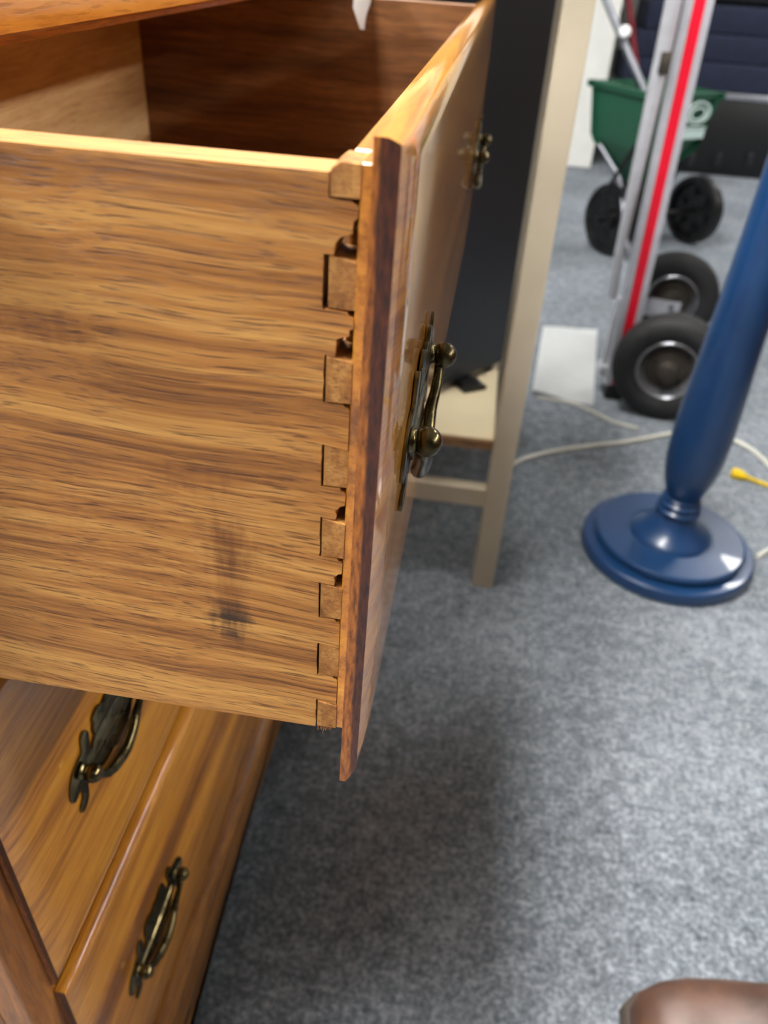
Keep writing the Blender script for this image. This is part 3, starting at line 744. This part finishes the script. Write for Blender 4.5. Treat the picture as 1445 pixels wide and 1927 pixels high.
cord('power_cord', [(930, 905), (975, 868), (1060, 846), (1180, 831), (1262, 816), (1325, 812), (1385, 830), (1425, 855), (1470, 900)], .0052, m_cord, 'white power cord crossing the carpet behind the blue stand', 'cord')
cord('power_cord', [(1010, 748), (1070, 757), (1110, 772), (1150, 792), (1200, 806)], .004, m_cord, 'short white cord curling from the paper to the wheel', 'cord')
cord('power_cord', [(1424, 1049), (1445, 1036), (1500, 1015), (1560, 1020)], .005, m_cord, 'white cord end lying beside the blue round base', 'cord')
t = thing('yellow_plug', 'yellow plug with yellow cord on the carpet', 'plug', (0, 0, 0))
a = on_z(1376, 888, .01); b_ = on_z(1406, 899, .008); c_ = on_z(1450, 915, .005); e_ = on_z(1530, 935, .005)
dd = (b_-a).normalized()
link('plug_body', tube([a, a+dd*.004, a+dd*.02, a+dd*.028, b_], [.008, .0115, .0115, .008, .005], 14), m_yellow, t, True)
link('cord', tube(catmull([b_, (b_+c_)/2, c_, e_], 5), .0042, 8), m_yellow, t, True)

# ------------------------------------------------------------------ brown boot at the lower right
t = thing('boot', 'worn brown leather boot standing on the carpet', 'boot', (0, 0, 0))
ba = on_z(1205, 1905, .02); BX = ba.x-.012; BY = ba.y-.018
sec = [(.0, .018, .022, .030), (.008, .032, .016, .044), (.03, .043, .012, .056), (.06, .049, .012, .062), (.09, .050, .012, .068), (.12, .047, .012, .082), (.15, .042, .012, .100), (.18, .039, .012, .120),
       (.205, .038, .012, .150), (.235, .037, .012, .165), (.262, .034, .012, .165), (.278, .026, .014, .160), (.286, .012, .018, .150)]
b = bmesh.new(); rings = []; nn = 24
for x, hw, z0, z1 in sec:
    R_ = []
    for k in range(nn):
        a_ = 2*math.pi*k/nn; cy, cz = math.cos(a_), math.sin(a_)
        ex = .75; yy = hw*math.copysign(abs(cy)**ex, cy); zz = (z0+z1)/2+(z1-z0)/2*math.copysign(abs(cz)**(.6 if cz < 0 else .95), cz)
        R_.append(b.verts.new((BX+x, BY+yy+.006*math.sin(x*9), zz)))
    rings.append(R_)
for A, B in zip(rings, rings[1:]):
    for k in range(nn): b.faces.new((A[k], A[(k+1) % nn], B[(k+1) % nn], B[k]))
b.faces.new(rings[0]); b.faces.new(rings[-1])
bmesh.ops.triangulate(b, faces=[f for f in b.faces if len(f.verts) > 4])
link('upper', b, m_leather, t, True, 80)
def sole_outline(grow):
    up_ = []; dn = []
    for x, hw, *_ in sec:
        up_.append((BX+x+(-grow if x == 0 else grow if x > .28 else 0), BY+hw+grow+.006*math.sin(x*9))); dn.append((BX+x+(-grow if x == 0 else grow if x > .28 else 0), BY-hw-grow+.006*math.sin(x*9)))
    return up_+dn[::-1]
link('sole', prism(sole_outline(.006), 'z', 0, .014, .001, 1), m_sole, t)
link('welt', prism(sole_outline(.0045), 'z', .014, .019, .001, 1), m_sole, t)
link('shaft', lathe([(.050, .12), (.048, .18), (.052, .24), (.055, .26), (.050, .262), (.046, .24), (.044, .14)], Matrix.Translation((BX+.235, BY, 0)), 28), m_leather, t, True)
for k in range(4):
    x = BX+.125+.025*k; z = .086+.019*k
    link('lace', tube(catmull([(x, BY-.03, z-.012), (x, BY, z+.006), (x, BY+.03, z-.012)], 4), .0022, 6), m_sole, t, True)

# ------------------------------------------------------------------ unseen cabinet, added to block the hanging lights from the carpet
t = thing('wardrobe_cabinet', 'long dark wood cabinet across the aisle from the dresser', 'cabinet', (1.4, 0, 0))
m_dw = wood('dark_walnut', 1, srgb(44, 28, 18), srgb(76, 50, 32), srgb(98, 68, 44), rough=.5, coat=.2, fine=500, band=40, along=3)
link('body', box(0.01, .45, -.88, 2.58, .10, 1.175, .003), m_dw, t)
link('cabinet_top', box(-.005, .465, -.9, 2.6, 1.1755, 1.20, .004), m_dw, t)
for y in (-.82, .85, 2.5):
    for x in (.04, .40): link('leg', lathe([(0, 0), (.014, 0), (.022, .10), (0, .10)], Matrix.Translation((x, y, 0)), 16), m_dw, t, True)
for k in range(4):
    y0 = -.86+.86*k
    dr = link('door', box(-.008, .009, y0+.004, y0+.852, .115, 1.16, .003), m_dw, t)
    link('knob', lathe([(0, 0), (.006, 0), (.006, .012), (.013, .018), (.013, .024), (0, .028)], frame((-.008, y0+(.80 if k % 2 == 0 else .06), .60), (-1, 0, 0)), 16), m_brass, dr, True)
